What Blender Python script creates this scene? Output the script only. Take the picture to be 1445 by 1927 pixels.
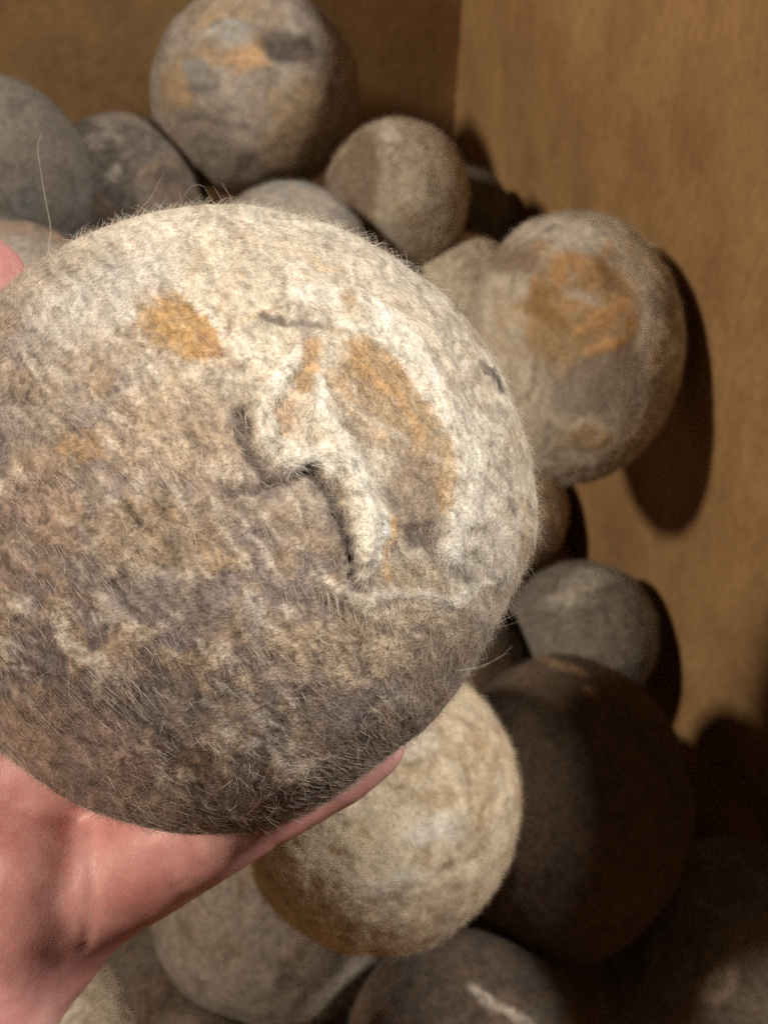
import bpy, bmesh, math
import numpy as np
from mathutils import Vector, Matrix

for o in list(bpy.data.objects):
    bpy.data.objects.remove(o, do_unlink=True)
SC = bpy.context.scene
COL = SC.collection
R = math.radians

# ------------------------------------------------------------------ camera
F_PX, CX, CY = 2400.0, 722.5, 963.5          # focal length and centre, in photograph pixels
PITCH = R(60)                                # the phone looks down into the box
CAM_H = 0.519                                # lens above the floor under the box
RIGHT = np.array([1.0, 0.0, 0.0])
FWD = np.array([0.0, math.cos(PITCH), -math.sin(PITCH)])
UP = np.array([0.0, math.sin(PITCH), math.cos(PITCH)])
CAM = np.array([0.0, 0.0, CAM_H])

cam_data = bpy.data.cameras.new("camera")
cam = bpy.data.objects.new("camera", cam_data)
COL.objects.link(cam)
cam.location = CAM
cam.rotation_euler = (R(90) - PITCH, 0, 0)
cam_data.sensor_width = 36
cam_data.sensor_fit = 'AUTO'
cam_data.lens = 36 * F_PX / 1927.0
cam_data.clip_start = 0.005
cam_data.clip_end = 50
cam_data.dof.use_dof = True
cam_data.dof.focus_distance = 0.143
cam_data.dof.aperture_fstop = 46
SC.camera = cam

# ------------------------------------------------------------------ light
world = bpy.data.worlds.new("World")
SC.world = world
world.use_nodes = True
bg = world.node_tree.nodes["Background"]
bg.inputs[0].default_value = (1.0, 0.80, 0.60, 1)
bg.inputs[1].default_value = 0.024

def lamp(name, to_lamp, dist, size, power, color, target):
    d = -np.array(to_lamp, float)
    d = d / np.linalg.norm(d)
    ld = bpy.data.lights.new(name, 'AREA')
    ld.shape = 'DISK'; ld.size = size; ld.energy = power; ld.color = color
    o = bpy.data.objects.new(name, ld)
    COL.objects.link(o)
    o.location = np.array(target) - d * dist
    o.rotation_euler = Vector(d).to_track_quat('-Z', 'Y').to_euler()
    return o

lamp("room_lamp", (-0.58, -0.20, 0.80), 1.6, 0.13, 23.0, (1.0, 0.85, 0.68), (0, 0.2, 0.2))
lamp("side_lamp", (0.64, 0.20, 0.76), 1.6, 0.20, 31.0, (1.0, 0.93, 0.84), (-0.02, 0.08, 0.37))

vs = SC.view_settings
vs.view_transform = 'Standard'
vs.look = 'None'
vs.exposure = 0.0
vs.gamma = 1.0
SC.cycles.use_denoising = False

# ------------------------------------------------------------------ helpers
def P(px, py, z):
    """photo pixel at a depth along the lens axis -> world point"""
    return CAM + z * (FWD + (px - CX) / F_PX * RIGHT - (py - CY) / F_PX * UP)

def project(p):
    q = np.asarray(p) - CAM
    z = q @ FWD
    return CX + F_PX * (q @ RIGHT) / z, CY - F_PX * (q @ UP) / z, z

def hash3(i, j, k, seed):
    h = (i.astype(np.int64) * 374761393 + j.astype(np.int64) * 668265263 + k.astype(np.int64) * 2147483647 + seed * 974634777) & 0xFFFFFFFF
    h = ((h ^ (h >> 13)) * 1274126177) & 0xFFFFFFFF
    h = ((h ^ (h >> 16)) * 2246822519) & 0xFFFFFFFF
    h = h ^ (h >> 15)
    return (h & 0xFFFFFF) / float(0xFFFFFF)

def noise(p, seed=0):
    """value noise, -1..1, p (n,3)"""
    f = np.floor(p); t = p - f; t = t * t * t * (t * (t * 6 - 15) + 10)
    i, j, k = (f[:, a].astype(np.int64) for a in range(3))
    out = 0.0
    for a in (0, 1):
        wa = t[:, 0] if a else 1 - t[:, 0]
        for b in (0, 1):
            wb = t[:, 1] if b else 1 - t[:, 1]
            for c in (0, 1):
                wc = t[:, 2] if c else 1 - t[:, 2]
                out = out + wa * wb * wc * hash3(i + a, j + b, k + c, seed)
    return out * 2 - 1

def fbm(p, seed=0, octaves=4, gain=0.5):
    s, a, n = 0.0, 1.0, 0.0
    for o in range(octaves):
        s = s + a * noise(p * 2.0 ** o + 17.3 * o, seed + o); n += a; a *= gain
    return s / n * 1.6

def sstep(a, b, x):
    t = np.clip((x - a) / (b - a), 0, 1)
    return t * t * (3 - 2 * t)

def lerp(a, b, t):
    return a + (b - a) * t[:, None]

def rgb(*c):
    """sRGB 0-255 -> linear"""
    return np.array([(v / 255 / 12.92) if v < 10.3 else ((v / 255 + 0.055) / 1.055) ** 2.4 for v in c])

def tag(o, label, cat, group=None):
    o["label"] = label; o["category"] = cat
    if group: o["group"] = group

# ------------------------------------------------------------------ materials
class NT:
    def __init__(s, name):
        s.m = bpy.data.materials.new(name); s.m.use_nodes = True
        s.t = s.m.node_tree; s.t.nodes.clear()
        s.out = s.n('ShaderNodeOutputMaterial'); s.b = s.n('ShaderNodeBsdfPrincipled')
        s.l(s.b.outputs[0], s.out.inputs[0])
    def n(s, k, **kw):
        x = s.t.nodes.new(k)
        for a, v in kw.items(): setattr(x, a, v)
        return x
    def l(s, a, b): s.t.links.new(a, b)
    def tex(s, vec, scale, detail=4, rough=0.55, dist=0.0):
        x = s.n('ShaderNodeTexNoise'); x.inputs['Scale'].default_value = scale
        x.inputs['Detail'].default_value = detail; x.inputs['Roughness'].default_value = rough
        x.inputs['Distortion'].default_value = dist; s.l(vec, x.inputs['Vector']); return x
    def ramp(s, fac, stops):
        x = s.n('ShaderNodeValToRGB'); e = x.color_ramp.elements
        while len(e) < len(stops): e.new(0.5)
        for q, (pos, c) in zip(e, stops): q.position = pos; q.color = (*c, 1)
        s.l(fac, x.inputs[0]); return x
    def mul(s, a, b, fac=1.0):
        x = s.n('ShaderNodeMix', data_type='RGBA', blend_type='MULTIPLY'); x.inputs[0].default_value = fac
        s.l(a, x.inputs[6]); s.l(b, x.inputs[7]); return x.outputs[2]

def felt_material():
    m = NT("felted_wool")
    a = m.n('ShaderNodeAttribute', attribute_name='wool'); tc = m.n('ShaderNodeTexCoord')
    n1 = m.tex(tc.outputs['Object'], 700, 5, 0.65, 0.6)
    n2 = m.tex(tc.outputs['Object'], 2600, 3, 0.7)
    r1 = m.ramp(n1.outputs[0], [(0.30, (0.62, 0.58, 0.55)), (0.5, (0.95, 0.95, 0.94)), (0.72, (1.15, 1.14, 1.12))])
    r2 = m.ramp(n2.outputs[0], [(0.30, (0.70, 0.68, 0.66)), (0.55, (1.0, 1.0, 1.0)), (0.75, (1.12, 1.12, 1.1))])
    c = m.mul(m.mul(a.outputs['Color'], r1.outputs[0]), r2.outputs[0])
    m.l(c, m.b.inputs['Base Color'])
    m.b.inputs['Roughness'].default_value = 0.95
    m.b.inputs['Specular IOR Level'].default_value = 0.15
    m.b.inputs['Sheen Weight'].default_value = 0.05
    m.b.inputs['Sheen Roughness'].default_value = 0.6
    add = m.n('ShaderNodeMath', operation='ADD'); m.l(n1.outputs[0], add.inputs[0]); m.l(n2.outputs[0], add.inputs[1])
    bp = m.n('ShaderNodeBump'); bp.inputs['Strength'].default_value = 0.55; bp.inputs['Distance'].default_value = 0.0006
    m.l(add.outputs[0], bp.inputs['Height']); m.l(bp.outputs[0], m.b.inputs['Normal'])
    return m.m

def fibre_material():
    m = NT("wool_fibre")
    a = m.n('ShaderNodeAttribute', attribute_name='wool')
    m.l(a.outputs['Color'], m.b.inputs['Base Color'])
    m.b.inputs['Roughness'].default_value = 0.6
    m.b.inputs['Specular IOR Level'].default_value = 0.3
    tr = m.n('ShaderNodeBsdfTranslucent'); m.l(a.outputs['Color'], tr.inputs[0])
    mx = m.n('ShaderNodeMixShader'); mx.inputs[0].default_value = 0.35
    m.l(m.b.outputs[0], mx.inputs[1]); m.l(tr.outputs[0], mx.inputs[2]); m.l(mx.outputs[0], m.out.inputs[0])
    return m.m

def card_material():
    m = NT("kraft_cardboard")
    tc = m.n('ShaderNodeTexCoord'); mp = m.n('ShaderNodeMapping'); mp.inputs['Scale'].default_value = (1, 1, 0.6)
    m.l(tc.outputs['Object'], mp.inputs[0])
    n1 = m.tex(mp.outputs[0], 38, 5, 0.6, 0.4); n2 = m.tex(mp.outputs[0], 330, 4, 0.65); n3 = m.tex(tc.outputs['Object'], 9, 3, 0.5)
    r1 = m.ramp(n1.outputs[0], [(0.3, (0.29, 0.168, 0.078)), (0.5, (0.36, 0.218, 0.10)), (0.7, (0.42, 0.265, 0.122))])
    r2 = m.ramp(n2.outputs[0], [(0.3, (0.82, 0.80, 0.78)), (0.6, (1.02, 1.02, 1.02)), (0.75, (1.1, 1.1, 1.08))])
    r3 = m.ramp(n3.outputs[0], [(0.35, (0.88, 0.86, 0.84)), (0.65, (1.06, 1.06, 1.05))])
    m.l(m.mul(m.mul(r1.outputs[0], r2.outputs[0]), r3.outputs[0]), m.b.inputs['Base Color'])
    m.b.inputs['Roughness'].default_value = 0.8; m.b.inputs['Specular IOR Level'].default_value = 0.25
    bp = m.n('ShaderNodeBump'); bp.inputs['Strength'].default_value = 0.25; bp.inputs['Distance'].default_value = 0.0006
    m.l(n2.outputs[0], bp.inputs['Height']); m.l(bp.outputs[0], m.b.inputs['Normal'])
    return m.m

def skin_material():
    m = NT("skin")
    tc = m.n('ShaderNodeTexCoord')
    n1 = m.tex(tc.outputs['Object'], 75, 4, 0.55, 0.3); n2 = m.tex(tc.outputs['Object'], 420, 4, 0.6)
    r1 = m.ramp(n1.outputs[0], [(0.32, (0.50, 0.215, 0.20)), (0.5, (0.59, 0.295, 0.275)), (0.68, (0.66, 0.37, 0.345))])
    r2 = m.ramp(n2.outputs[0], [(0.3, (0.90, 0.87, 0.86)), (0.7, (1.05, 1.05, 1.05))])
    m.l(m.mul(r1.outputs[0], r2.outputs[0]), m.b.inputs['Base Color'])
    m.b.inputs['Roughness'].default_value = 0.48; m.b.inputs['Specular IOR Level'].default_value = 0.4
    m.b.inputs['Subsurface Weight'].default_value = 0.45
    m.b.inputs['Subsurface Radius'].default_value = (1.0, 0.28, 0.16)
    m.b.inputs['Subsurface Scale'].default_value = 0.0022
    v = m.n('ShaderNodeTexVoronoi', feature='DISTANCE_TO_EDGE'); v.inputs['Scale'].default_value = 1300
    mp = m.n('ShaderNodeMapping'); mp.inputs['Scale'].default_value = (1.0, 0.55, 0.8); m.l(tc.outputs['Object'], mp.inputs[0]); m.l(mp.outputs[0], v.inputs['Vector'])
    mr = m.n('ShaderNodeMath', operation='MINIMUM'); mr.inputs[1].default_value = 0.12; m.l(v.outputs[0], mr.inputs[0])
    bp = m.n('ShaderNodeBump'); bp.inputs['Strength'].default_value = 0.28; bp.inputs['Distance'].default_value = 0.0004
    m.l(mr.outputs[0], bp.inputs['Height']); m.l(bp.outputs[0], m.b.inputs['Normal'])
    return m.m

def nail_material():
    m = NT("fingernail")
    tc = m.n('ShaderNodeTexCoord'); n = m.tex(tc.outputs['Object'], 200, 2)
    r = m.ramp(n.outputs[0], [(0.3, (0.68, 0.38, 0.33)), (0.7, (0.76, 0.47, 0.41))]); m.l(r.outputs[0], m.b.inputs['Base Color'])
    m.b.inputs['Roughness'].default_value = 0.3
    return m.m

def floor_material():
    m = NT("floor_sheet")
    tc = m.n('ShaderNodeTexCoord'); n = m.tex(tc.outputs['Object'], 6, 5, 0.6)
    r = m.ramp(n.outputs[0], [(0.3, (0.10, 0.075, 0.055)), (0.7, (0.15, 0.115, 0.085))]); m.l(r.outputs[0], m.b.inputs['Base Color'])
    m.b.inputs['Roughness'].default_value = 0.7
    return m.m

M_FELT, M_FIBRE, M_CARD, M_SKIN, M_NAIL, M_FLOOR = felt_material(), fibre_material(), card_material(), skin_material(), nail_material(), floor_material()

def mesh_obj(name, verts, faces, mat, parent=None, smooth=True):
    me = bpy.data.meshes.new(name); me.from_pydata([tuple(v) for v in verts], [], faces); me.update()
    if smooth: me.polygons.foreach_set('use_smooth', np.ones(len(me.polygons), bool))
    me.materials.append(mat)
    o = bpy.data.objects.new(name, me); COL.objects.link(o)
    if parent: o.parent = parent
    return o

# ------------------------------------------------------------------ floor and cardboard box
fl = mesh_obj("floor", [(-1.5, -1.5, 0), (1.5, -1.5, 0), (1.5, 1.5, 0), (-1.5, 1.5, 0)], [(0, 1, 2, 3)], M_FLOOR)
fl["kind"] = "structure"

FLOOR_IN = 0.004                                   # inner bottom of the box
RIM = CAM_H - 0.197
CORNER = np.array([0.033, 0.457])                  # inner far right corner
WDIR = np.array([0.285, -0.958]); WDIR /= np.linalg.norm(WDIR)     # along the right panel, towards the viewer
BDIR = np.array([-WDIR[1], WDIR[0]]) * -1          # along the far panel, to the left
BOX_L, BOX_W = 0.62, 0.40
T = 0.004

box = bpy.data.objects.new("cardboard_box", None); COL.objects.link(box)
bc = CORNER + WDIR * BOX_L / 2 + BDIR * BOX_W / 2
box.location = (bc[0], bc[1], 0)
tag(box, "open brown cardboard box that the felt balls lie in", "box")

def panel(a, b, outward, name="side_panel", bow=0.0):
    """a standing sheet of card from a to b (inner face), with thickness outward and a slight bow"""
    n, k = 24, 16
    bm = bmesh.new(); vv = {}
    for s in range(n + 1):
        for h in range(k + 1):
            for side in (0, 1):
                t = s / n; hh = h / k
                q = a + (b - a) * t + outward * (T * side + bow * math.sin(math.pi * t) * math.sin(math.pi * hh * 0.7 + 0.3))
                vv[s, h, side] = bm.verts.new((q[0] - bc[0], q[1] - bc[1], 0.0005 + (RIM - 0.0005) * hh))
    for s in range(n):
        for h in range(k):
            bm.faces.new((vv[s, h, 0], vv[s + 1, h, 0], vv[s + 1, h + 1, 0], vv[s, h + 1, 0]))
            bm.faces.new((vv[s, h, 1], vv[s, h + 1, 1], vv[s + 1, h + 1, 1], vv[s + 1, h, 1]))
    for s in range(n):
        for h in (0, k): bm.faces.new((vv[s, h, 0], vv[s + 1, h, 0], vv[s + 1, h, 1], vv[s, h, 1]))
    for h in range(k):
        for s in (0, n): bm.faces.new((vv[s, h, 0], vv[s, h + 1, 0], vv[s, h + 1, 1], vv[s, h, 1]))
    bmesh.ops.recalc_face_normals(bm, faces=bm.faces)
    me = bpy.data.meshes.new(name); bm.to_mesh(me); bm.free(); me.materials.append(M_CARD)
    me.polygons.foreach_set('use_smooth', np.zeros(len(me.polygons), bool))
    o = bpy.data.objects.new(name, me); COL.objects.link(o); o.parent = box
    return o

c0 = CORNER; c1 = CORNER + WDIR * BOX_L; c2 = c1 + BDIR * BOX_W; c3 = CORNER + BDIR * BOX_W
panel(c0 - WDIR * 0.003, c1 + WDIR * 0.003, -BDIR, bow=0.003)
panel(c3 - WDIR * 0.003, c2 + WDIR * 0.003, BDIR)
panel(c0 - BDIR * (T + 0.001), c3 + BDIR * (T + 0.001), -WDIR)
panel(c1 - BDIR * (T + 0.001), c2 + BDIR * (T + 0.001), WDIR)
bq = [c0, c1, c2, c3]
cin = [q + (bc - q) * 0.004 for q in bq]
bot = mesh_obj("bottom_panel", [(q[0] - bc[0], q[1] - bc[1], z) for z in (0.001, FLOOR_IN) for q in cin],
               [(3, 2, 1, 0), (4, 5, 6, 7), (0, 1, 5, 4), (1, 2, 6, 5), (2, 3, 7, 6), (3, 0, 4, 7)], M_CARD, box, False)

# ------------------------------------------------------------------ felt balls
def ico(n):
    bm = bmesh.new(); bmesh.ops.create_icosphere(bm, subdivisions=n, radius=1.0)
    me = bpy.data.meshes.new("ico"); bm.to_mesh(me); bm.free()
    v = np.empty(len(me.vertices) * 3); me.vertices.foreach_get('co', v)
    f = np.empty(len(me.polygons) * 3, np.int64); me.polygons.foreach_get('vertices', f)
    bpy.data.meshes.remove(me)
    v = v.reshape(-1, 3); v /= np.linalg.norm(v, axis=1)[:, None]
    return v, f.reshape(-1, 3)

def tri_mesh(name, v, f, col, mat):
    me = bpy.data.meshes.new(name)
    me.vertices.add(len(v)); me.vertices.foreach_set('co', v.ravel())
    me.loops.add(f.size); me.loops.foreach_set('vertex_index', f.ravel().astype(np.int32))
    me.polygons.add(len(f)); me.polygons.foreach_set('loop_start', np.arange(0, f.size, 3, dtype=np.int32))
    me.update(calc_edges=True)
    me.polygons.foreach_set('use_smooth', np.ones(len(f), bool))
    at = me.attributes.new('wool', 'FLOAT_COLOR', 'POINT')
    at.data.foreach_set('color', np.c_[col, np.ones(len(col))].ravel())
    me.materials.append(mat)
    return me

def fibres(name, strands, radii, cols, parent):
    """strands: list of (n,k,3) arrays; radii: list of (n,k); cols: list of (n,3)"""
    cu = bpy.data.hair_curves.new(name)
    sizes = np.concatenate([np.full(s.shape[0], s.shape[1]) for s in strands]).astype(int)
    cu.add_curves(sizes.tolist())
    cu.attributes['position'].data.foreach_set('vector', np.concatenate([s.reshape(-1, 3) for s in strands]).ravel().astype(np.float32))
    ra = cu.attributes.get('radius') or cu.attributes.new('radius', 'FLOAT', 'POINT')
    ra.data.foreach_set('value', np.concatenate([r.ravel() for r in radii]).astype(np.float32))
    ca = cu.attributes.new('wool', 'FLOAT_COLOR', 'CURVE')
    c = np.concatenate(cols)
    ca.data.foreach_set('color', np.c_[c, np.ones(len(c))].ravel().astype(np.float32))
    cu.materials.append(M_FIBRE)
    o = bpy.data.objects.new(name, cu); COL.objects.link(o); o.parent = parent
    o["kind"] = "stuff"
    return o

def grow(rng, p, nrm, tan, length, lift, bend, k=5, wig=0.12):
    """k-point strands from p: leave the surface at `lift`, lie over along tan, with a sideways bend"""
    n = len(p); s = np.linspace(0, 1, k)
    side = np.cross(nrm, tan)
    L = length[:, None]
    a = s[None] * L
    h = L * (lift[:, None] * s[None] - 0.35 * lift[:, None] * s[None] ** 2)
    b = L * bend[:, None] * s[None] ** 2
    w = np.cumsum(rng.normal(0, wig, (n, k, 3)), 1) * (L / k)[:, :, None]; w[:, 0] = 0
    return p[:, None] + tan[:, None] * a[:, :, None] + nrm[:, None] * h[:, :, None] + side[:, None] * b[:, :, None] + w

def rand_tan(rng, nrm):
    t = rng.normal(size=nrm.shape); t -= (t * nrm).sum(1)[:, None] * nrm
    return t / np.linalg.norm(t, axis=1)[:, None]

ICO6, ICO5 = ico(6), ico(5)

CREAM = np.array([0.66, 0.59, 0.485]); WHITE = np.array([0.72, 0.68, 0.60]); TAN = np.array([0.46, 0.33, 0.20])
OCHRE = np.array([0.55, 0.33, 0.14]); GREY = np.array([0.32, 0.278, 0.238]); BROWN = np.array([0.22, 0.155, 0.11])
DARK = np.array([0.085, 0.07, 0.062]); BLUE = np.array([0.255, 0.255, 0.24])

BALLS = []   # (centre, radius) of all that is placed

def felt_ball(px, py, rpx, r, label, base, mid, dark, seed, squash=(1, 1, 1), marks=(), n_fib=15000, contrast=1.0, name="felt_ball", centre=None, lump=0.022, fib_len=1.0):
    """one felted ball; rpx is its radius in the photograph, r its radius in metres; marks are colour patches
    (pixel x, y, radius x, radius y, angle, colour, relief)"""
    rng = np.random.default_rng(seed)
    if centre is None:
        z = F_PX * r / rpx
        z = math.sqrt(z * z + r * r) / math.sqrt(1 + ((px - CX) ** 2 + (py - CY) ** 2) / F_PX ** 2)
        c = P(px, py, z)
    else:
        c = np.array(centre, float)
    BALLS.append((c, r, name))
    V, Fc = ICO6 if n_fib > 3000 else ICO5
    B = np.stack([RIGHT, UP, -FWD])                         # the ball's own frame stands as the eye's
    def shape(d):
        rad = 1 + lump * fbm(d * 1.3, seed + 1, 3) + 0.012 * fbm(d * 5, seed + 5, 3) + 0.004 * fbm(d * 22, seed + 7, 2)
        return rad
    def colour(d, pos):
        w = d + 0.35 * np.stack([fbm(d * 1.7, seed + 11 + q, 3) for q in range(3)], 1)
        w2 = w + 0.18 * np.stack([fbm(w * 4.1, seed + 21 + q, 2) for q in range(3)], 1)
        a = sstep(-0.15, 0.55, fbm(w * 1.6, seed + 31, 3) * contrast)
        b = sstep(0.05, 0.6, fbm(w2 * 3.0, seed + 41, 4) * contrast)
        cc = np.tile(base, (len(d), 1))
        cc = lerp(cc, np.tile(mid, (len(d), 1)), a * 0.85)
        cc = lerp(cc, np.tile(dark, (len(d), 1)), b * 0.7)
        k = fbm(w2 * 9, seed + 51, 3)
        cc = cc * (1 + 0.30 * k)[:, None]
        cc = lerp(cc, np.tile(base * 1.15, (len(d), 1)), sstep(0.25, 0.6, fbm(w2 * 6, seed + 61, 3)) * 0.6)
        rel = np.zeros(len(d))
        if len(marks):
            u, v, zz = project(pos)
            front = (d @ B.T)[:, 2] > -0.05
            nn = np.stack([fbm(d * 5, seed + 71 + q, 5, 0.62) for q in range(2)], 1)
            for (mx, my, ra, rb, ang, mc, relief) in marks:
                x = u - mx + nn[:, 0] * 0.55 * min(ra, rb); y = v - my + nn[:, 1] * 0.55 * min(ra, rb)
                ca, sa = math.cos(R(ang)), math.sin(R(ang))
                q = np.sqrt(((x * ca + y * sa) / ra) ** 2 + ((-x * sa + y * ca) / rb) ** 2)
                m = sstep(1.35, 0.65, q) * front * np.clip(0.9 + 0.5 * k, 0, 1)
                cc = lerp(cc, np.array(mc)[None] * (1 + 0.25 * k)[:, None], m * 0.92)
                rel += relief * sstep(1.3, 0.4, q) * front
        return np.clip(cc, 0.01, 0.85), rel
    sq = np.array(squash)
    def surface(d):
        base_p = ((d @ B.T) * sq) @ B * r
        p = base_p * shape(d)[:, None]
        cc, rel = colour(d, p + c)
        p = p + d * rel[:, None]
        return p, cc
    v, cc = surface(V)
    me = tri_mesh(name, v, Fc, cc, M_FELT)
    o = bpy.data.objects.new(name, me); COL.objects.link(o); o.location = c
    tag(o, label, "felt ball", "felt balls in the box")
    if n_fib:
        d = rng.normal(size=(n_fib, 3)); d /= np.linalg.norm(d, axis=1)[:, None]
        p, fc = surface(d)
        nrm = p / np.linalg.norm(p, axis=1)[:, None]
        fc = np.clip(fc * np.exp(rng.normal(0.05, 0.22, n_fib))[:, None], 0.01, 0.85)
        L = rng.uniform(0.0012, 0.0034, n_fib) * fib_len
        st = grow(rng, p - nrm * 0.0002, nrm, rand_tan(rng, nrm), L, rng.uniform(0.1, 0.9, n_fib), rng.normal(0, 0.4, n_fib), 4)
        ra = rng.uniform(0.016, 0.03, n_fib)[:, None] * 1e-3 * np.array([1, 0.9, 0.7, 0.3])[None]
        fibres("fuzz", [st], [ra], [fc], o)
    return o

# -- the balls of the pile, far to near
felt_ball(478, 176, 184, 0.039, "grey felt ball with an ochre spot and dark gash by the far panel",
          GREY * 0.95, TAN * 0.7, GREY * 0.62, 11, (1.0, 0.98, 1.0),
          [(466, 96, 42, 36, 0, np.array([0.44, 0.29, 0.16]), 0.0006), (400, 55, 26, 9, -35, CREAM, 0.0004), (405, 45, 16, 6, -40, DARK, -0.0006), (545, 90, 66, 26, 14, DARK * 0.6, -0.0018),
           (435, 58, 42, 26, 0, BLUE * 1.12, 0), (378, 140, 40, 24, 50, BLUE * 0.95, 0.0003), (372, 165, 22, 10, 10, BLUE * 0.7, 0), (570, 240, 80, 110, 0, TAN * 0.62, 0)])
felt_ball(-25, 345, 182, 0.036, "plain slate grey felt ball leaning on the box's far panel", GREY * 0.52, BLUE * 0.5, GREY * 0.38, 23)
felt_ball(232, 378, 152, 0.032, "dark mottled felt ball wedged between the slate grey ball and the ochre-spotted one", GREY * 0.5, BROWN * 0.8, DARK * 1.0, 31,
          marks=[(213, 328, 12, 20, 25, CREAM * 0.6, 0.0003), (180, 265, 40, 14, -10, GREY * 1.1, 0.0003)])
felt_ball(20, 610, 182, 0.031, "taupe felt ball just behind the thumb", GREY * 0.95, BROWN * 1.3, GREY * 0.7, 37)
felt_ball(545, 500, 152, 0.028, "grey felt ball mostly hidden behind the held ball's top", GREY * 0.95, BLUE, GREY * 0.7, 41)
felt_ball(748, 372, 138, 0.0272, "beige felt ball with a darker left side, beside the box's far corner", CREAM * 0.85, CREAM * 0.7, TAN * 0.8, 43, (0.95, 1.0, 1.0),
          [(668, 340, 58, 105, 20, BROWN * 0.9, -0.0003), (735, 245, 14, 26, -20, WHITE, 0.0004)], contrast=0.7)  # left side darkened by a large brown patch
felt_ball(862, 415, 98, 0.022, "small dark grey felt ball in the box's far corner", GREY * 0.42, GREY * 0.36, DARK, 47, contrast=0.6)
felt_ball(866, 560, 116, 0.023, "pale grey felt ball squeezed between the held ball and the ochre-faced one", CREAM * 0.95, CREAM * 0.8, TAN * 0.9, 53, contrast=0.7)
felt_ball(1078, 652, 214, 0.036, "large cream felt ball with a broad ochre face, resting by the box's right panel", CREAM * 0.86, GREY * 1.15, GREY * 0.85, 59, (0.92, 1.17, 1.0),
          [(1090, 590, 125, 112, 20, OCHRE * 0.92, 0.0005), (1085, 660, 115, 60, 10, TAN * 0.85, 0.0002), (1060, 545, 70, 10, -12, OCHRE * 0.62, -0.0004), (1040, 600, 40, 14, 35, OCHRE * 0.55, -0.0004), (1140, 650, 46, 12, -20, OCHRE * 1.05, 0.0004), (1100, 560, 46, 12, 25, CREAM * 0.8, 0.0003), (1010, 570, 36, 22, -10, OCHRE * 0.6, -0.0005), (1150, 520, 50, 16, 50, OCHRE * 0.6, -0.0004),
           (1130, 600, 60, 14, -30, OCHRE * 1.1, 0.0005), (965, 490, 48, 22, 0, BROWN * 1.3, -0.0006), (1215, 620, 16, 60, 8, WHITE * 0.85, 0.0005), (1075, 440, 105, 30, 4, WHITE * 0.9, 0.0006),
           (1100, 825, 46, 20, 5, TAN * 1.1, 0.0004), (1140, 730, 110, 60, 0, GREY * 0.95, 0)], n_fib=20000)
felt_ball(955, 965, 112, 0.026, "small tan felt ball just under the ochre-faced one", TAN * 1.0, GREY, BROWN, 61)
felt_ball(1092, 1200, 142, 0.029, "grey felt ball between the dark brown ball and the box's right panel", GREY * 0.7, BLUE * 0.62, GREY * 0.5, 67,
          marks=[(1090, 1105, 80, 26, -25, WHITE * 0.62, 0.0003)], contrast=0.6)  # pale streak paints the lit crescent on the ball's top
felt_ball(1058, 1518, 246, 0.039, "big dark brown felt ball right behind the cream one", BROWN * 0.52, BROWN * 0.42, DARK * 0.8, 71, (0.95, 1.1, 1.0), n_fib=20000, contrast=0.6,  # brown wool, deepened further to carry shade that the lamps leave out
          marks=[(1060, 1255, 50, 9, 20, TAN * 0.8, 0.0005), (1110, 1300, 16, 6, 30, TAN * 0.8, 0.0003)])
felt_ball(715, 1508, 264, 0.035, "pale cream felt ball right below the little finger", np.array([0.70, 0.605, 0.46]), np.array([0.60, 0.51, 0.385]), TAN, 73, (0.98, 1.02, 1.0), n_fib=30000, contrast=0.85,
          marks=[(840, 1632, 22, 9, -35, BROWN, -0.0006), (660, 1640, 20, 7, 40, BROWN, -0.0006), (700, 1695, 8, 6, 0, BROWN, -0.0004), (640, 1610, 30, 10, 30, TAN, -0.0003), (820, 1560, 60, 30, -20, WHITE, 0.0004), (790, 1380, 60, 40, 60, CREAM * 1.1, 0.0003), (740, 1660, 70, 16, -15, WHITE, 0.0005)])
felt_ball(1365, 1832, 226, 0.040, "grey felt ball with one pale fleck, by the right panel below the dark brown ball", GREY * 0.66, GREY * 0.5, BROWN * 0.7, 79, n_fib=20000,  # grey lowered so the wool tone carries the shade down here
          marks=[(1350, 1850, 38, 34, 20, CREAM * 0.8, 0.0003)], contrast=0.8)
felt_ball(885, 1985, 215, 0.034, "dark felt ball with white streaks lying below the big dark brown ball", BROWN * 0.6, GREY * 0.42, DARK, 83, n_fib=18000,  # wool tone lowered to hold part of the shade it lies in
          marks=[(915, 1880, 40, 10, 40, CREAM * 0.8, 0.0004), (975, 1915, 36, 10, 30, CREAM * 0.8, 0.0004)])
felt_ball(512, 1700, 214, 0.036, "grey felt ball tucked under the cream one, below the little finger's middle", GREY * 0.72, GREY * 0.55, BROWN * 0.8, 89, n_fib=18000, contrast=0.7)  # base grey lowered in place of shade on this low ball
felt_ball(215, 1705, 130, 0.026, "dark taupe felt ball half hidden behind the little finger's base", BROWN * 1.0, GREY * 0.7, DARK, 97)
felt_ball(150, 1962, 140, 0.025, "small ivory felt ball beside the heel of the hand", CREAM * 0.95, WHITE * 0.9, CREAM * 0.75, 101, contrast=0.6)
felt_ball(700, 2075, 165, 0.032, "mottled grey felt ball below the streaked dark one", GREY * 0.7, BROWN, DARK, 103)
felt_ball(372, 2040, 125, 0.021, "brown grey felt ball beside the ivory one", GREY * 0.6, BROWN, DARK, 107)

felt_ball(312, 1872, 120, 0.0215, "dark brown felt ball added to black out the gap between the ivory ball and its grey neighbour", BROWN * 0.6, GREY * 0.4, DARK, 109)  # dark filler ball, added so that the gap reads black

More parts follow.
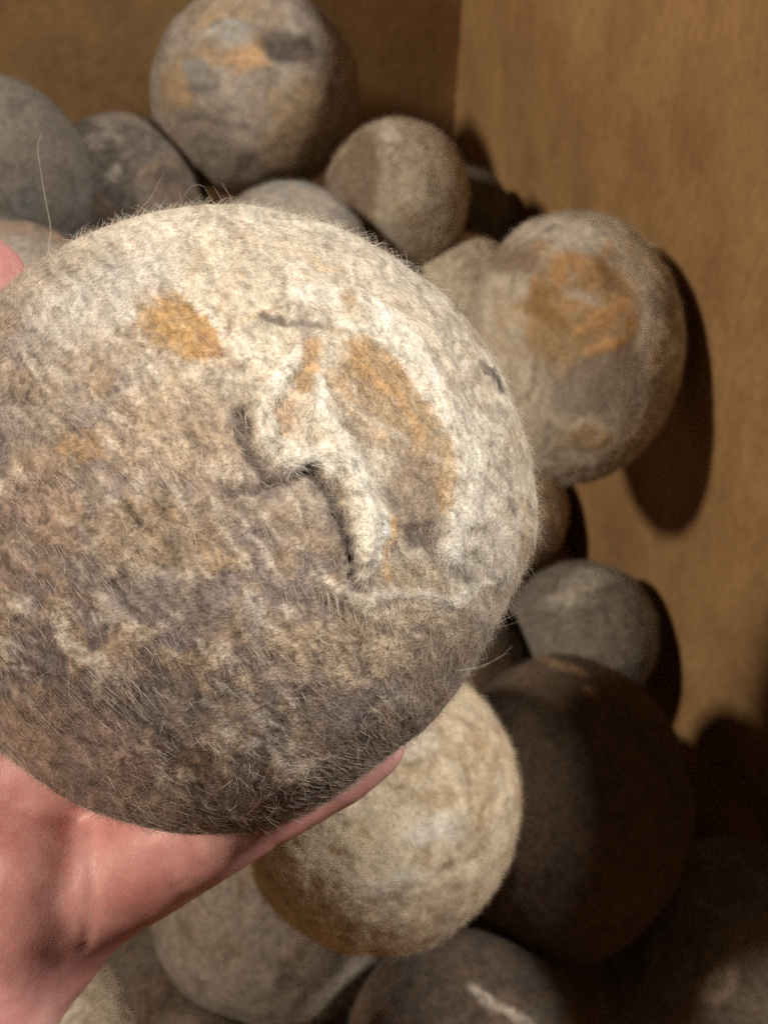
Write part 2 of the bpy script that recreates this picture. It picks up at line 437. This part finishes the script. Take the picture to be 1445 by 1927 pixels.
# -- balls deeper in the pile, seen only through the gaps
VIS = list(BALLS)
frng = np.random.default_rng(3)
nfill = 0
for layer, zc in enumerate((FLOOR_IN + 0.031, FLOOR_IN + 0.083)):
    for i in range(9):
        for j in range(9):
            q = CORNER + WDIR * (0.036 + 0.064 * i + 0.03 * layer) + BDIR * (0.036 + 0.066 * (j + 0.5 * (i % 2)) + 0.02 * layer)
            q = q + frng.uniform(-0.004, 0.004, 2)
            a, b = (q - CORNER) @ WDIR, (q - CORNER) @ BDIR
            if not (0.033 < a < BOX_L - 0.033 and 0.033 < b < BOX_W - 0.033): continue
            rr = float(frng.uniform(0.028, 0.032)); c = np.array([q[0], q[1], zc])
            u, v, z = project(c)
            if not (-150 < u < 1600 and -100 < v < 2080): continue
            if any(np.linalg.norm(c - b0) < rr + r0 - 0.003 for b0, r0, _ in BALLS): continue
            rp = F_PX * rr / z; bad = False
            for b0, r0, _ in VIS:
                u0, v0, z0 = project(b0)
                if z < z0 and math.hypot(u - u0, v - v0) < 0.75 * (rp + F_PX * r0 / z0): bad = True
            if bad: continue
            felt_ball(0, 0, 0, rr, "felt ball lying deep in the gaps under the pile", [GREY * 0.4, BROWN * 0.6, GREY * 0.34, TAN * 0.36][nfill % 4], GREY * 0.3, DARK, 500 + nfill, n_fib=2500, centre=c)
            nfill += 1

# ------------------------------------------------------------------ the held ball
HC = P(430, 972, 0.1676); HR = 0.040
HB = np.stack([RIGHT, UP, -FWD])

STROKES = [  # points, width, colour, strength, relief (m)
    ([(560, 555), (640, 556), (700, 582), (772, 645), (832, 745), (862, 860), (868, 960), (850, 1045)], 22, WHITE * 1.2, 0.95, 0.0004),
    ([(600, 600), (690, 618), (750, 670), (800, 740)], 10, WHITE * 1.15, 0.8, 0.0003),
    ([(720, 560), (800, 620), (860, 710)], 10, CREAM * 1.1, 0.6, 0.0002),
    ([(880, 780), (900, 880), (895, 980)], 14, WHITE * 1.05, 0.6, 0.0002),
    ([(430, 930), (480, 920), (530, 910), (585, 896)], 24, DARK * 2.6, 0.55, -0.0001),
    ([(452, 758), (456, 830), (480, 885), (510, 908)], 30, DARK * 3.0, 0.55, -0.0001),
    ([(600, 905), (628, 960), (642, 1030), (658, 1090)], 24, DARK * 2.8, 0.55, -0.0001),
    ([(560, 672), (520, 715), (500, 770), (500, 825), (530, 862), (580, 872)], 20, WHITE * 1.1, 0.95, 0.0007),
    ([(600, 725), (606, 790), (640, 850), (685, 920), (704, 985), (694, 1040), (672, 1076)], 22, WHITE * 1.18, 0.97, 0.0007),
    ([(545, 850), (610, 862), (652, 905), (680, 975), (676, 1040)], 20, WHITE * 1.1, 0.95, 0.0006),
    ([(590, 700), (575, 770), (560, 830)], 16, CREAM * 1.05, 0.85, 0.0003),
    ([(460, 770), (462, 830), (482, 882), (506, 904)], 11, DARK * 1.3, 0.9, -0.0005),
    ([(440, 926), (480, 918), (530, 908), (575, 896)], 9, DARK * 1.6, 0.8, -0.0003),
    ([(580, 893), (618, 926), (640, 972), (650, 1030), (662, 1088)], 9, DARK * 1.1, 0.95, -0.0006),
    ([(494, 600), (515, 606), (528, 604)], 8, DARK * 1.2, 0.85, -0.0001),
    ([(532, 610), (548, 605), (575, 610), (600, 616)], 6, DARK * 1.8, 0.7, -0.0001),
    ([(915, 690), (930, 715), (940, 735)], 8, DARK * 0.9, 0.92, -0.0001),
    ([(590, 650), (585, 690), (572, 730)], 15, OCHRE * 0.9, 0.75, -0.0001),
    ([(738, 975), (732, 1040), (722, 1088)], 7, OCHRE * 1.3, 0.8, 0.0002),
    ([(650, 560), (655, 575)], 14, TAN * 0.8, 0.8, -0.0001),
    ([(835, 830), (842, 900), (840, 950)], 14, OCHRE * 0.75, 0.75, 0),
    ([(640, 740), (700, 800), (760, 830)], 10, CREAM * 0.95, 0.6, 0.0002),
    ([(640, 800), (690, 830)], 12, BROWN * 1.3, 0.6, -0.0001),
    ([(690, 690), (760, 760), (800, 830)], 9, OCHRE * 1.25, 0.6, 0.0002),
    ([(700, 1130), (780, 1115), (860, 1130), (930, 1085)], 11, WHITE, 0.65, 0.0002),
    ([(590, 1090), (650, 1130), (730, 1160)], 14, CREAM * 1.05, 0.6, 0.0002),
    ([(870, 1080), (885, 1090)], 18, GREY * 0.7, 0.7, -0.0001),
    ([(335, 1120), (150, 1070), (60, 1030)], 24, GREY * 0.55, 0.5, -0.0001),
    ([(330, 730), (400, 705), (470, 715)], 12, CREAM * 0.95, 0.6, 0.0002),
    ([(240, 1290), (420, 1340), (600, 1320)], 40, GREY * 0.62, 0.5, 0),
    ([(200, 420), (330, 420), (500, 395), (640, 420), (760, 490), (850, 590)], 42, WHITE * 1.04, 0.5, 0.0001),
]
BLOBS = [  # x, y, rx, ry, angle, colour, strength, relief
    (330, 608, 98, 52, 35, np.array([0.46, 0.29, 0.13]), 0.97, 0.0003),
    (393, 652, 30, 15, 50, np.array([0.36, 0.20, 0.115]), 0.75, 0),
    (300, 590, 40, 14, 40, np.array([0.37, 0.23, 0.10]), 0.6, 0),
    (352, 620, 60, 10, 38, np.array([0.60, 0.42, 0.22]), 0.6, 0.0002),
    (175, 620, 26, 20, 20, TAN * 0.8, 0.5, 0),
    (150, 840, 52, 30, 20, np.array([0.33, 0.20, 0.09]), 0.65, 0),
    (735, 755, 128, 92, 52, np.array([0.45, 0.31, 0.185]), 0.9, -0.0002),
    (725, 690, 75, 36, 38, np.array([0.50, 0.33, 0.17]), 0.7, 0),
    (785, 945, 60, 100, -12, BROWN * 1.15, 0.8, -0.0002),
    (795, 1010, 36, 32, 0, DARK * 1.7, 0.7, -0.0004),
    (545, 775, 34, 26, 60, np.array([0.52, 0.36, 0.25]), 0.8, 0),
    (760, 1080, 70, 30, 0, TAN, 0.5, 0),
    (470, 1290, 22, 22, 0, TAN * 0.9, 0.5, 0),
    (370, 1440, 60, 36, 10, BROWN * 1.0, 0.6, -0.0003),
    (600, 1440, 70, 28, -20, CREAM * 0.8, 0.5, 0.0003),
    (690, 1215, 210, 75, -10, np.array([0.55, 0.435, 0.32]), 0.7, 0),
    (360, 800, 140, 90, 20, np.array([0.44, 0.335, 0.24]), 0.5, 0),
    (300, 1010, 130, 60, 20, TAN * 0.85, 0.45, 0),
    (190, 560, 170, 70, -28, np.array([0.52, 0.50, 0.47]), 0.75, 0),
    (60, 1000, 90, 140, 20, np.array([0.33, 0.22, 0.16]), 0.5, 0),
    (905, 960, 60, 170, 2, WHITE * 0.95, 0.4, 0),
    (60, 760, 110, 90, 20, GREY * 1.15, 0.5, 0),
    (120, 1440, 190, 130, 20, np.array([0.36, 0.235, 0.185]), 0.6, 0),  # reddish bounce from the hand, painted into the wool
]

def seg_info(x, y, pts):
    """distance to a polyline, length along it, signed side and its direction there"""
    n = len(x); best = np.full(n, 1e9); along = np.zeros(n); sgn = np.zeros(n); tx = np.ones(n); ty = np.zeros(n); acc = 0.0
    for (ax, ay), (bx, by) in zip(pts[:-1], pts[1:]):
        vx, vy = bx - ax, by - ay; L = math.hypot(vx, vy)
        t = np.clip(((x - ax) * vx + (y - ay) * vy) / (L * L), 0, 1)
        d = np.hypot(x - ax - t * vx, y - ay - t * vy); m = d < best
        best = np.where(m, d, best); along = np.where(m, acc + t * L, along)
        sgn = np.where(m, (vx * (y - ay) - vy * (x - ax)) / L, sgn); tx = np.where(m, vx / L, tx); ty = np.where(m, vy / L, ty)
        acc += L
    return best, along, sgn, tx, ty

def seg_dist(x, y, pts):
    return seg_info(x, y, pts)[0]

def near(x, y, pts, m):
    p = np.array(pts)
    return np.nonzero((x > p[:, 0].min() - m) & (x < p[:, 0].max() + m) & (y > p[:, 1].min() - m) & (y < p[:, 1].max() + m))[0]

def base_flow(u, v):
    ang = R(52) + R(16) * np.clip((u - 350) / 500, -1, 1) + R(10) * np.sin(v / 170 + u / 260)
    return np.cos(ang), np.sin(ang)

# loose locks of wool felted in at random, combed along the flow and curling a little
LOCKS = []
_lr = np.random.default_rng(21)
for _ in range(95):
    a_, q_ = _lr.uniform(0, 2 * math.pi), 575 * math.sqrt(_lr.uniform(0, 1))
    x_, y_ = 430 + q_ * math.cos(a_), 972 + q_ * math.sin(a_)
    fx_, fy_ = base_flow(np.array([x_]), np.array([y_])); an_ = math.atan2(fy_[0], fx_[0]) + _lr.normal(0, 0.55)
    L_, cv_ = _lr.uniform(60, 170), _lr.normal(0, 0.009); pts_ = []
    for k_ in range(6):
        pts_.append((x_, y_)); x_ += math.cos(an_) * L_ / 5; y_ += math.sin(an_) * L_ / 5; an_ += cv_ * L_ / 5
    tt_ = ((x_ - 430) * -0.62 + (y_ - 970) * 0.78) / 585
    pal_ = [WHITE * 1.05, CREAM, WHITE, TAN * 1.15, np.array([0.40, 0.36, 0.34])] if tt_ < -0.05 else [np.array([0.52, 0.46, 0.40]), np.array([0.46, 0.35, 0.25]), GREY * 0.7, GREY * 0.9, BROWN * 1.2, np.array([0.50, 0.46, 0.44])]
    LOCKS.append((pts_, _lr.uniform(6, 15), pal_[_lr.integers(len(pal_))], _lr.uniform(0.3, 0.65)))

def held_flow(u, v):
    """direction in which the wool is combed, in the ball's own plane (right, down); locks bend it"""
    fx, fy = base_flow(u, v)
    for pts, w, mc, stg, relief in STROKES:
        if relief < 0.00025 and relief > -0.00015: continue
        i = near(u, v, pts, 4 * w)
        d, al, sg, tx, ty = seg_info(u[i], v[i], pts)
        k = np.exp(-(d / (w * 1.5)) ** 2); f = np.sign(tx * fx[i] + ty * fy[i] + 1e-9)
        fx[i] = fx[i] * (1 - k) + tx * f * k; fy[i] = fy[i] * (1 - k) + ty * f * k
    n = np.hypot(fx, fy) + 1e-9
    return fx / n, fy / n

def held_wool(d, u, v):
    """wool colour and relief for unit directions d that lie at (u, v) on the ball's face"""
    zq = 60 * (d @ HB.T)[:, 2]
    q3 = np.stack([u, v, zq], 1)
    w1, w2, w3, w4 = fbm(q3 / 75, 301, 3), fbm(q3 / 17, 305, 2), fbm(q3 / 75, 311, 3), fbm(q3 / 17, 315, 2)
    wu, wv = u + 17 * w1 + 8 * w2, v + 17 * w3 + 8 * w4
    su, sv = u + 7 * w1 + 5 * w2, v + 7 * w3 + 5 * w4
    along, across = 0.6 * u + 0.8 * v + 22 * w1 + 6 * w4, -0.8 * u + 0.6 * v + 13 * w3 + 5 * w2
    fl1 = fbm(np.stack([along / 62, across / 15, zq / 60], 1), 321, 3)
    fl2 = fbm(np.stack([along / 26, across / 8, zq / 30], 1), 331, 3)
    fl3 = fbm(np.stack([(0.93 * along + 0.37 * across) / 24, (0.93 * across - 0.37 * along) / 4.6, zq / 12], 1), 335, 3)
    big = fbm(np.stack([wu / 150, wv / 150, zq / 150], 1), 341, 4)
    mid = fbm(np.stack([wu / 48, wv / 48, zq / 60], 1), 351, 4)
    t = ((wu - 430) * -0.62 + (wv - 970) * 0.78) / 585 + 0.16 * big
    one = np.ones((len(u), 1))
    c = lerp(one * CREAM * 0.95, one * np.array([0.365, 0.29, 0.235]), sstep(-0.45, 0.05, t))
    c = lerp(c, one * np.array([0.185, 0.145, 0.135]), sstep(0.0, 0.55, t))  # greyer wool lower left, deepened to carry some of its shade
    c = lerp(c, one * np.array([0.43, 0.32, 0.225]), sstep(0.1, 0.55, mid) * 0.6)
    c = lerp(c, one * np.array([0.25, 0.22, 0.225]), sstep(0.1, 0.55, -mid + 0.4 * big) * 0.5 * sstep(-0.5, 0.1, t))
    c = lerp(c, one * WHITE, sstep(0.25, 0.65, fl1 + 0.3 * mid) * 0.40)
    rel = 0.00012 * mid + 0.00006 * fl1
    for pts, w, mc, stg in LOCKS:
        i = near(su, sv, pts, 1.6 * w)
        ds, al, sg, tx, ty = seg_info(su[i], sv[i], pts)
        st = noise(np.stack([al / 45, sg / 4.0, np.full(len(al), w)], 1), 391)
        m = sstep(1.5, 0.3, ds / w) * stg * np.clip(0.75 + 0.7 * st, 0, 1)
        c[i] = lerp(c[i], one[i] * mc, m); rel[i] += 0.00010 * m
    for (x, y, ra, rb, ang, mc, stg, relief) in BLOBS:
        ca, sa = math.cos(R(ang)), math.sin(R(ang))
        crisp = stg > 0.94
        dx, dy = (su - x, sv - y) if crisp else (wu - x, wv - y)
        q = np.hypot((dx * ca + dy * sa) / ra, (-dx * sa + dy * ca) / rb)
        m = sstep(1.06, 0.88, q) if crisp else sstep(1.2, 0.7, q)
        c = lerp(c, one * np.array(mc), m * stg * np.clip(0.9 + 0.4 * fl1, 0, 1)); rel = rel + relief * sstep(1.25, 0.5, q)
    for pts, w, mc, stg, relief in STROKES:
        i = near(su, sv, pts, 1.6 * w)
        ds, al, sg, tx, ty = seg_info(su[i], sv[i], pts)
        st = noise(np.stack([al / 60, sg / 4.5, np.full(len(al), w)], 1), 395)
        if relief < 0:
            m = sstep(1.5, 0.4, ds / w) * stg * np.clip(0.95 + 0.35 * fl2[i], 0, 1)
        else:
            m = sstep(1.5, 0.45, ds / w) * stg * np.clip(0.80 + 0.6 * st, 0.1, 1)
        c[i] = lerp(c[i], one[i] * np.array(mc), m); rel[i] += relief * sstep(1.4, 0.5, ds / w)
    c = c * np.clip(1 + 0.14 * fl1 + 0.26 * fl2 + 0.22 * fl3, 0.25, 1.7)[:, None]
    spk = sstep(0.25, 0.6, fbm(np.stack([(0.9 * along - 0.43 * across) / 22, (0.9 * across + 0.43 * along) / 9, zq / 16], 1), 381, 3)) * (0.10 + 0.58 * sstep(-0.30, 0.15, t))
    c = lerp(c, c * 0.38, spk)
    return np.clip(c, 0.012, 0.86), rel - 0.00005 * spk

def held_surface(d):
    rad = 1 + 0.012 * fbm(d * 1.4, 401, 2) + 0.010 * fbm(d * 4, 405, 3)
    m = np.array([0.74, -0.66, 0.10]); m /= np.linalg.norm(m)
    k = (d @ HB.T) @ m
    rad = rad - 0.075 * sstep(0.72, 1.0, k)
    m2 = np.array([-0.62, -0.72, 0.1]); m2 /= np.linalg.norm(m2)
    rad = rad + 0.02 * sstep(0.6, 1.0, (d @ HB.T) @ m2)
    p = d * (HR * rad)[:, None]
    u, v, _ = project(p + HC)
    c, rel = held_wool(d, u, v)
    return p + d * rel[:, None], c, u, v

V8, F8 = ico(8)
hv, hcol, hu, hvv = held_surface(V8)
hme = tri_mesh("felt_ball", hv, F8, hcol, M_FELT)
held = bpy.data.objects.new("felt_ball", hme); COL.objects.link(held); held.location = HC
tag(held, "fuzzy felt ball with white swirl and orange patch, held up in the hand", "felt ball")

rng = np.random.default_rng(7)
def held_fibres(n, lmin, lmax, r0, r1, lift0, lift1, jit, free, light, bias=0.0, region=None, bend=0.25, wig=0.08, sd=0.32):
    d = rng.normal(size=(n * 2, 3)); d /= np.linalg.norm(d, axis=1)[:, None]
    zc = (d @ HB.T)[:, 2]
    d = d[(zc > -0.25) | (rng.random(len(d)) < 0.25)][:n]
    p, c, u, v = held_surface(d)
    if region is not None:
        keep = rng.random(len(d)) < region(u, v); d, p, c, u, v = d[keep], p[keep], c[keep], u[keep], v[keep]
    n = len(d)
    fx, fy = held_flow(u, v)
    t = fx[:, None] * HB[0] - fy[:, None] * HB[1]
    t = t - (t * d).sum(1)[:, None] * d
    ln = np.linalg.norm(t, axis=1); rt = rand_tan(rng, d)
    t = np.where((ln < 0.15)[:, None], rt, t / np.maximum(ln, 1e-6)[:, None])
    t = t + rt * (np.abs(rng.normal(0, jit, n)))[:, None]
    t = np.where((rng.random(n) < free)[:, None], rt, t)
    t -= (t * d).sum(1)[:, None] * d; t /= np.linalg.norm(t, axis=1)[:, None]
    L = rng.uniform(lmin, lmax, n)
    st = grow(rng, p - d * 0.00025, d, t, L, rng.uniform(lift0, lift1, n), rng.normal(0, bend, n), 5, wig)
    ra = rng.uniform(r0, r1, n)[:, None] * np.array([1, 1, 0.85, 0.65, 0.25])[None]
    c = c * np.exp(rng.normal(bias, sd, n))[:, None]
    lt = rng.random(n) < light
    c = np.where(lt[:, None], c * 0.35 + np.array([0.84, 0.77, 0.67]) * 0.65, c)
    dk = rng.random(n) < 0.03
    c = np.where(dk[:, None], c * 0.4, c)
    return st, ra, np.clip(c, 0.01, 0.88)

low_left = lambda u, v: 0.25 + 0.75 * sstep(-0.45, 0.2, ((u - 430) * -0.62 + (v - 970) * 0.78) / 585)
A = held_fibres(150000, 0.0006, 0.0018, 1.4e-5, 2.6e-5, 0.03, 0.22, 0.38, 0.16, 0.10, 0.0, sd=0.42)
Bf = held_fibres(22000, 0.0018, 0.0038, 1.3e-5, 2.3e-5, 0.04, 0.16, 0.18, 0.05, 0.40, 0.08, low_left, bend=0.14, wig=0.05)
Cf = held_fibres(9000, 0.0016, 0.0036, 2.0e-5, 3.4e-5, 0.04, 0.13, 0.10, 0.02, 1.0, 0.1, low_left, bend=0.10, wig=0.04)
Df = held_fibres(18000, 0.0007, 0.0020, 0.9e-5, 1.7e-5, 0.5, 1.5, 0.8, 0.6, 0.3, 0.1)

def spline(pts, k=14):
    pts = np.array(pts, float); n = len(pts)
    ext = np.vstack([2 * pts[0] - pts[1], pts, 2 * pts[-1] - pts[-2]])
    out = []
    for s in np.linspace(0, n - 1 - 1e-6, k):
        i = int(s); t = s - i; a, b, c, d = ext[i:i + 4]
        out.append(0.5 * (2 * b + (c - a) * t + (2 * a - 5 * b + 4 * c - d) * t * t + (3 * b - a - 3 * c + d) * t ** 3))
    return np.array(out)

STRAYS = [([(118, 520), (92, 478), (96, 430), (86, 375), (77, 320), (72, 275), (80, 250)], 0.030),
          ([(95, 482), (120, 476), (150, 470), (175, 468)], 0.020), ([(100, 490), (85, 510), (75, 530)], 0.016),
          ([(243, 440), (262, 398), (284, 372), (298, 345), (309, 327)], 0.022), ([(250, 425), (270, 410), (290, 396)], 0.014),
          ([(862, 1262), (900, 1255), (935, 1240), (955, 1224), (963, 1216)], 0.032), ([(880, 1258), (905, 1257), (940, 1236), (958, 1230)], 0.02),
          ([(992, 830), (1012, 790), (1026, 745), (1030, 712)], 0.022), ([(990, 850), (1015, 830), (1040, 800)], 0.014),
          ([(336, 405), (342, 380), (336, 358)], 0.02), ([(352, 404), (362, 382), (380, 366)], 0.02), ([(320, 410), (312, 394), (318, 380)], 0.018),
          ([(448, 392), (432, 368), (418, 344)], 0.022), ([(425, 394), (415, 372), (402, 350)], 0.018), ([(345, 372), (362, 350), (385, 352), (398, 380)], 0.014),
          ([(940, 1170), (965, 1158), (990, 1142)], 0.016), ([(935, 1180), (960, 1175), (985, 1165)], 0.014),
          ([(560, 1248), (590, 1262), (612, 1285), (622, 1300)], 0.034), ([(360, 960), (372, 930), (350, 905), (318, 885)], 0.03), ([(380, 1355), (400, 1368), (428, 1385)], 0.03), ([(470, 1255), (490, 1280), (512, 1305)], 0.03)]
S_st, S_ra, S_c = [], [], []
for pts, rr in STRAYS:
    pp = spline(pts)
    d2 = np.hypot(pp[:, 0] - 430, pp[:, 1] - 972)
    zz = np.where(d2 > 560, 0.168, 0.1676 - np.sqrt(np.maximum(0, 1 - (d2 / 590) ** 2)) * 0.0402 - 0.0006)
    w = np.array([P(a, b, z) for (a, b), z in zip(pp, zz)]) - HC
    S_st.append(w[None]); S_ra.append((rr * 1e-3 * np.linspace(1, 0.45, len(w)))[None]); S_c.append(np.array([[0.72, 0.66, 0.58]]))
fibres("fuzz", [A[0], Bf[0], Cf[0], Df[0]] + S_st, [A[1], Bf[1], Cf[1], Df[1]] + S_ra, [A[2], Bf[2], Cf[2], Df[2]] + S_c, held)

# ------------------------------------------------------------------ the hand
def touch(px, py, rr, gap=-0.0012):
    """far point on the pixel's ray where a finger of radius rr lies on the held ball"""
    d = FWD + (px - CX) / F_PX * RIGHT - (py - CY) / F_PX * UP
    oc = CAM - HC; s = HR + rr + gap
    a, b, c = d @ d, 2 * (d @ oc), oc @ oc - s * s
    disc = b * b - 4 * a * c
    t = (-b + math.sqrt(max(disc, 0))) / (2 * a)
    return CAM + d * t

hand_bm = bmesh.new()
def limb(pts, n=20):
    """a chain of round joints (point, radius) skinned as overlapping tapered segments"""
    for (p, r) in pts:
        bmesh.ops.create_uvsphere(hand_bm, u_segments=24, v_segments=16, radius=r, matrix=Matrix.Translation(Vector(p)))
    for (p, r), (q, s) in zip(pts[:-1], pts[1:]):
        p, q = Vector(p), Vector(q); ax = (q - p)
        M = Matrix.Translation((p + q) / 2) @ ax.to_track_quat('Z', 'Y').to_matrix().to_4x4()
        bmesh.ops.create_cone(hand_bm, cap_ends=True, segments=24, radius1=r, radius2=s, depth=ax.length, matrix=M)

W = P(-470, 2120, 0.185)                               # wrist
mcp = {"little": P(88, 1716, 0.1885), "ring": P(-25, 1500, 0.194), "middle": P(-150, 1270, 0.189), "index": P(-262, 1040, 0.181)}
little = [(mcp["little"], 0.0098), (P(243, 1632, 0.187), 0.0090), (touch(387, 1548, 0.0085), 0.0084), (touch(470, 1508, 0.0080), 0.0079), (touch(558, 1462, 0.0077), 0.0077), (touch(630, 1430, 0.0070), 0.0071), (touch(688, 1396, 0.0066), 0.0063)]
ring = [(mcp["ring"], 0.0108), (touch(190, 1400, 0.0098), 0.0098), (touch(400, 1290, 0.0092), 0.0094), (touch(570, 1190, 0.0086), 0.0086), (touch(690, 1110, 0.0078), 0.0076)]
middle = [(mcp["middle"], 0.0112), (touch(130, 1180, 0.0102), 0.0102), (touch(360, 1080, 0.0096), 0.0097), (touch(560, 980, 0.0088), 0.0088), (touch(710, 900, 0.008), 0.0078)]
index = [(mcp["index"], 0.0112), (touch(30, 960, 0.0100), 0.0100), (touch(250, 860, 0.0094), 0.0096), (touch(440, 770, 0.0086), 0.0086), (touch(570, 720, 0.0078), 0.0076)]
for f in (little, ring, middle, index): limb(f)
for k, r in (("little", 0.0125), ("ring", 0.0125), ("middle", 0.0125), ("index", 0.0125)):
    wr = W + (mcp[k] - mcp["ring"]) * 0.42
    limb([(wr, 0.0155), ((wr + mcp[k]) / 2, 0.0150), (mcp[k], r - 0.0008)])
for a, b in (("little", "ring"), ("ring", "middle"), ("middle", "index")):
    limb([(mcp[a], 0.0105), (mcp[b], 0.0105)])
# heel of the hand under the little finger, and the ball of the thumb
limb([(P(42, 1645, 0.1850), 0.0097), (P(12, 1742, 0.1845), 0.0118), (P(-70, 1850, 0.186), 0.0155), (P(-240, 2000, 0.179), 0.0175), (W, 0.0170)])
limb([(P(42, 1645, 0.1850), 0.0097), (P(-90, 1640, 0.1880), 0.0120), (P(-230, 1640, 0.190), 0.0140)])
limb([(P(12, 1742, 0.1845), 0.0118), (P(-130, 1760, 0.187), 0.0145), (P(-280, 1800, 0.188), 0.0160)])
limb([(P(-300, 1900, 0.190), 0.0150), (P(-450, 1600, 0.192), 0.0160), (P(-460, 1250, 0.182), 0.0130)])
# thumb
thumb = [(P(-520, 1650, 0.195), 0.0150), (P(-455, 1180, 0.178), 0.0122), (touch(-262, 770, 0.0105), 0.0108), (touch(-150, 640, 0.0102), 0.0106), (touch(-64, 556, 0.0094), 0.0092)]
limb(thumb)
fd = np.array([-0.62, -0.70, 0.36]); fd /= np.linalg.norm(fd)
limb([(W, 0.0200), (W + fd * 0.05, 0.0220), (W + fd * 0.13, 0.0290), (W + fd * 0.22, 0.0350)])
side = np.cross(fd, [0, 0, 1.0]); side /= np.linalg.norm(side)
limb([(W + side * 0.012, 0.0180), (W + side * 0.012 + fd * 0.05, 0.0205), (W + side * 0.010 + fd * 0.13, 0.027), (W + fd * 0.22, 0.033)])
hmesh = bpy.data.meshes.new("hand"); hand_bm.to_mesh(hmesh); hand_bm.free()
hand = bpy.data.objects.new("hand", hmesh); COL.objects.link(hand)
rm = hand.modifiers.new("remesh", 'REMESH'); rm.mode = 'VOXEL'; rm.voxel_size = 0.0010
sm = hand.modifiers.new("smooth", 'SMOOTH'); sm.factor = 0.5; sm.iterations = 14
dg = bpy.context.evaluated_depsgraph_get()
new = bpy.data.meshes.new_from_object(hand.evaluated_get(dg))
hand.modifiers.clear(); hand.data = new; bpy.data.meshes.remove(hmesh); new.name = "hand"
co = np.empty(len(new.vertices) * 3); new.vertices.foreach_get('co', co); co = co.reshape(-1, 3)
no = np.empty(len(new.vertices) * 3); new.vertex_normals.foreach_get('vector', no); no = no.reshape(-1, 3)
u, v, zz = project(co)
su, sv = u + 5 * noise(co * 400, 1), v + 5 * noise(co * 400, 2)
dep = np.zeros(len(co)); seen = (no @ -FWD) > -0.2
for pts, w, dp in [([(172, 1540), (176, 1640), (172, 1730), (162, 1780)], 5, 0.0004),
                   ([(300, 1600), (322, 1640), (350, 1680)], 3, 0.00025), ([(318, 1600), (335, 1630)], 3, 0.0002),
                   ([(352, 1575), (372, 1600)], 3, 0.00025), ([(366, 1572), (380, 1592)], 3, 0.0002),
                   ([(500, 1560), (520, 1590)], 3, 0.0002), ([(60, 1640), (100, 1625), (160, 1630)], 3, 0.00012), ([(20, 1690), (90, 1680), (165, 1700)], 3, 0.00012)]:
    dep += dp * np.exp(-(seg_dist(su, sv, pts) / (w * 1.6)) ** 2) * seen
dep += 0.00012 * noise(co * 260, 5) + 0.00006 * noise(co * 700, 9)
co -= no * dep[:, None]
new.vertices.foreach_set('co', co.ravel()); new.update()
new.polygons.foreach_set('use_smooth', np.ones(len(new.polygons), bool))
new.materials.clear(); new.materials.append(M_SKIN)
org = W.copy()
new.transform(Matrix.Translation(-Vector(org))); hand.location = org
tag(hand, "bare left hand with palm up, cupping the fuzzy felt ball from below", "hand")

def nail(chain, w, l, off=0.15):
    (p, r0), (q, r) = chain[-2], chain[-1]
    ax = (q - p) / np.linalg.norm(q - p)
    out = q - HC; out -= (out @ ax) * ax; out /= np.linalg.norm(out); sd = np.cross(ax, out)
    vv, ff = [], []
    n, k = 9, 9
    for i in range(n):
        for j in range(k):
            a = (i / (n - 1) - 0.5) * 2; b = (j / (k - 1) - 0.5) * 2
            ww = w * (1 - 0.25 * max(0, b) ** 3 - 0.35 * max(0, -b) ** 3)
            th = a * 0.85
            vv.append(q + ax * (b * l * (1 - 0.12 * a * a) + r * off) + out * ((r + 0.0003) * math.cos(th * 0.95) - 0.0009 * max(0, b) - (0.0012 if b < -0.9 else 0)) + sd * (ww * math.sin(th) / math.sin(0.85)) - org)
    for i in range(n - 1):
        for j in range(k - 1): ff.append((i * k + j, (i + 1) * k + j, (i + 1) * k + j + 1, i * k + j + 1))
    o = mesh_obj("fingernail", vv, ff, M_NAIL, hand)
    so = o.modifiers.new("solid", 'SOLIDIFY'); so.thickness = 0.0005
for ch, w, l in ((thumb, 0.0072, 0.0062), (index, 0.0056, 0.0052), (middle, 0.0058, 0.0054), (ring, 0.0055, 0.0052), (little, 0.0044, 0.0036)):
    nail(ch, w, l, -0.25 if ch is little else 0.15)
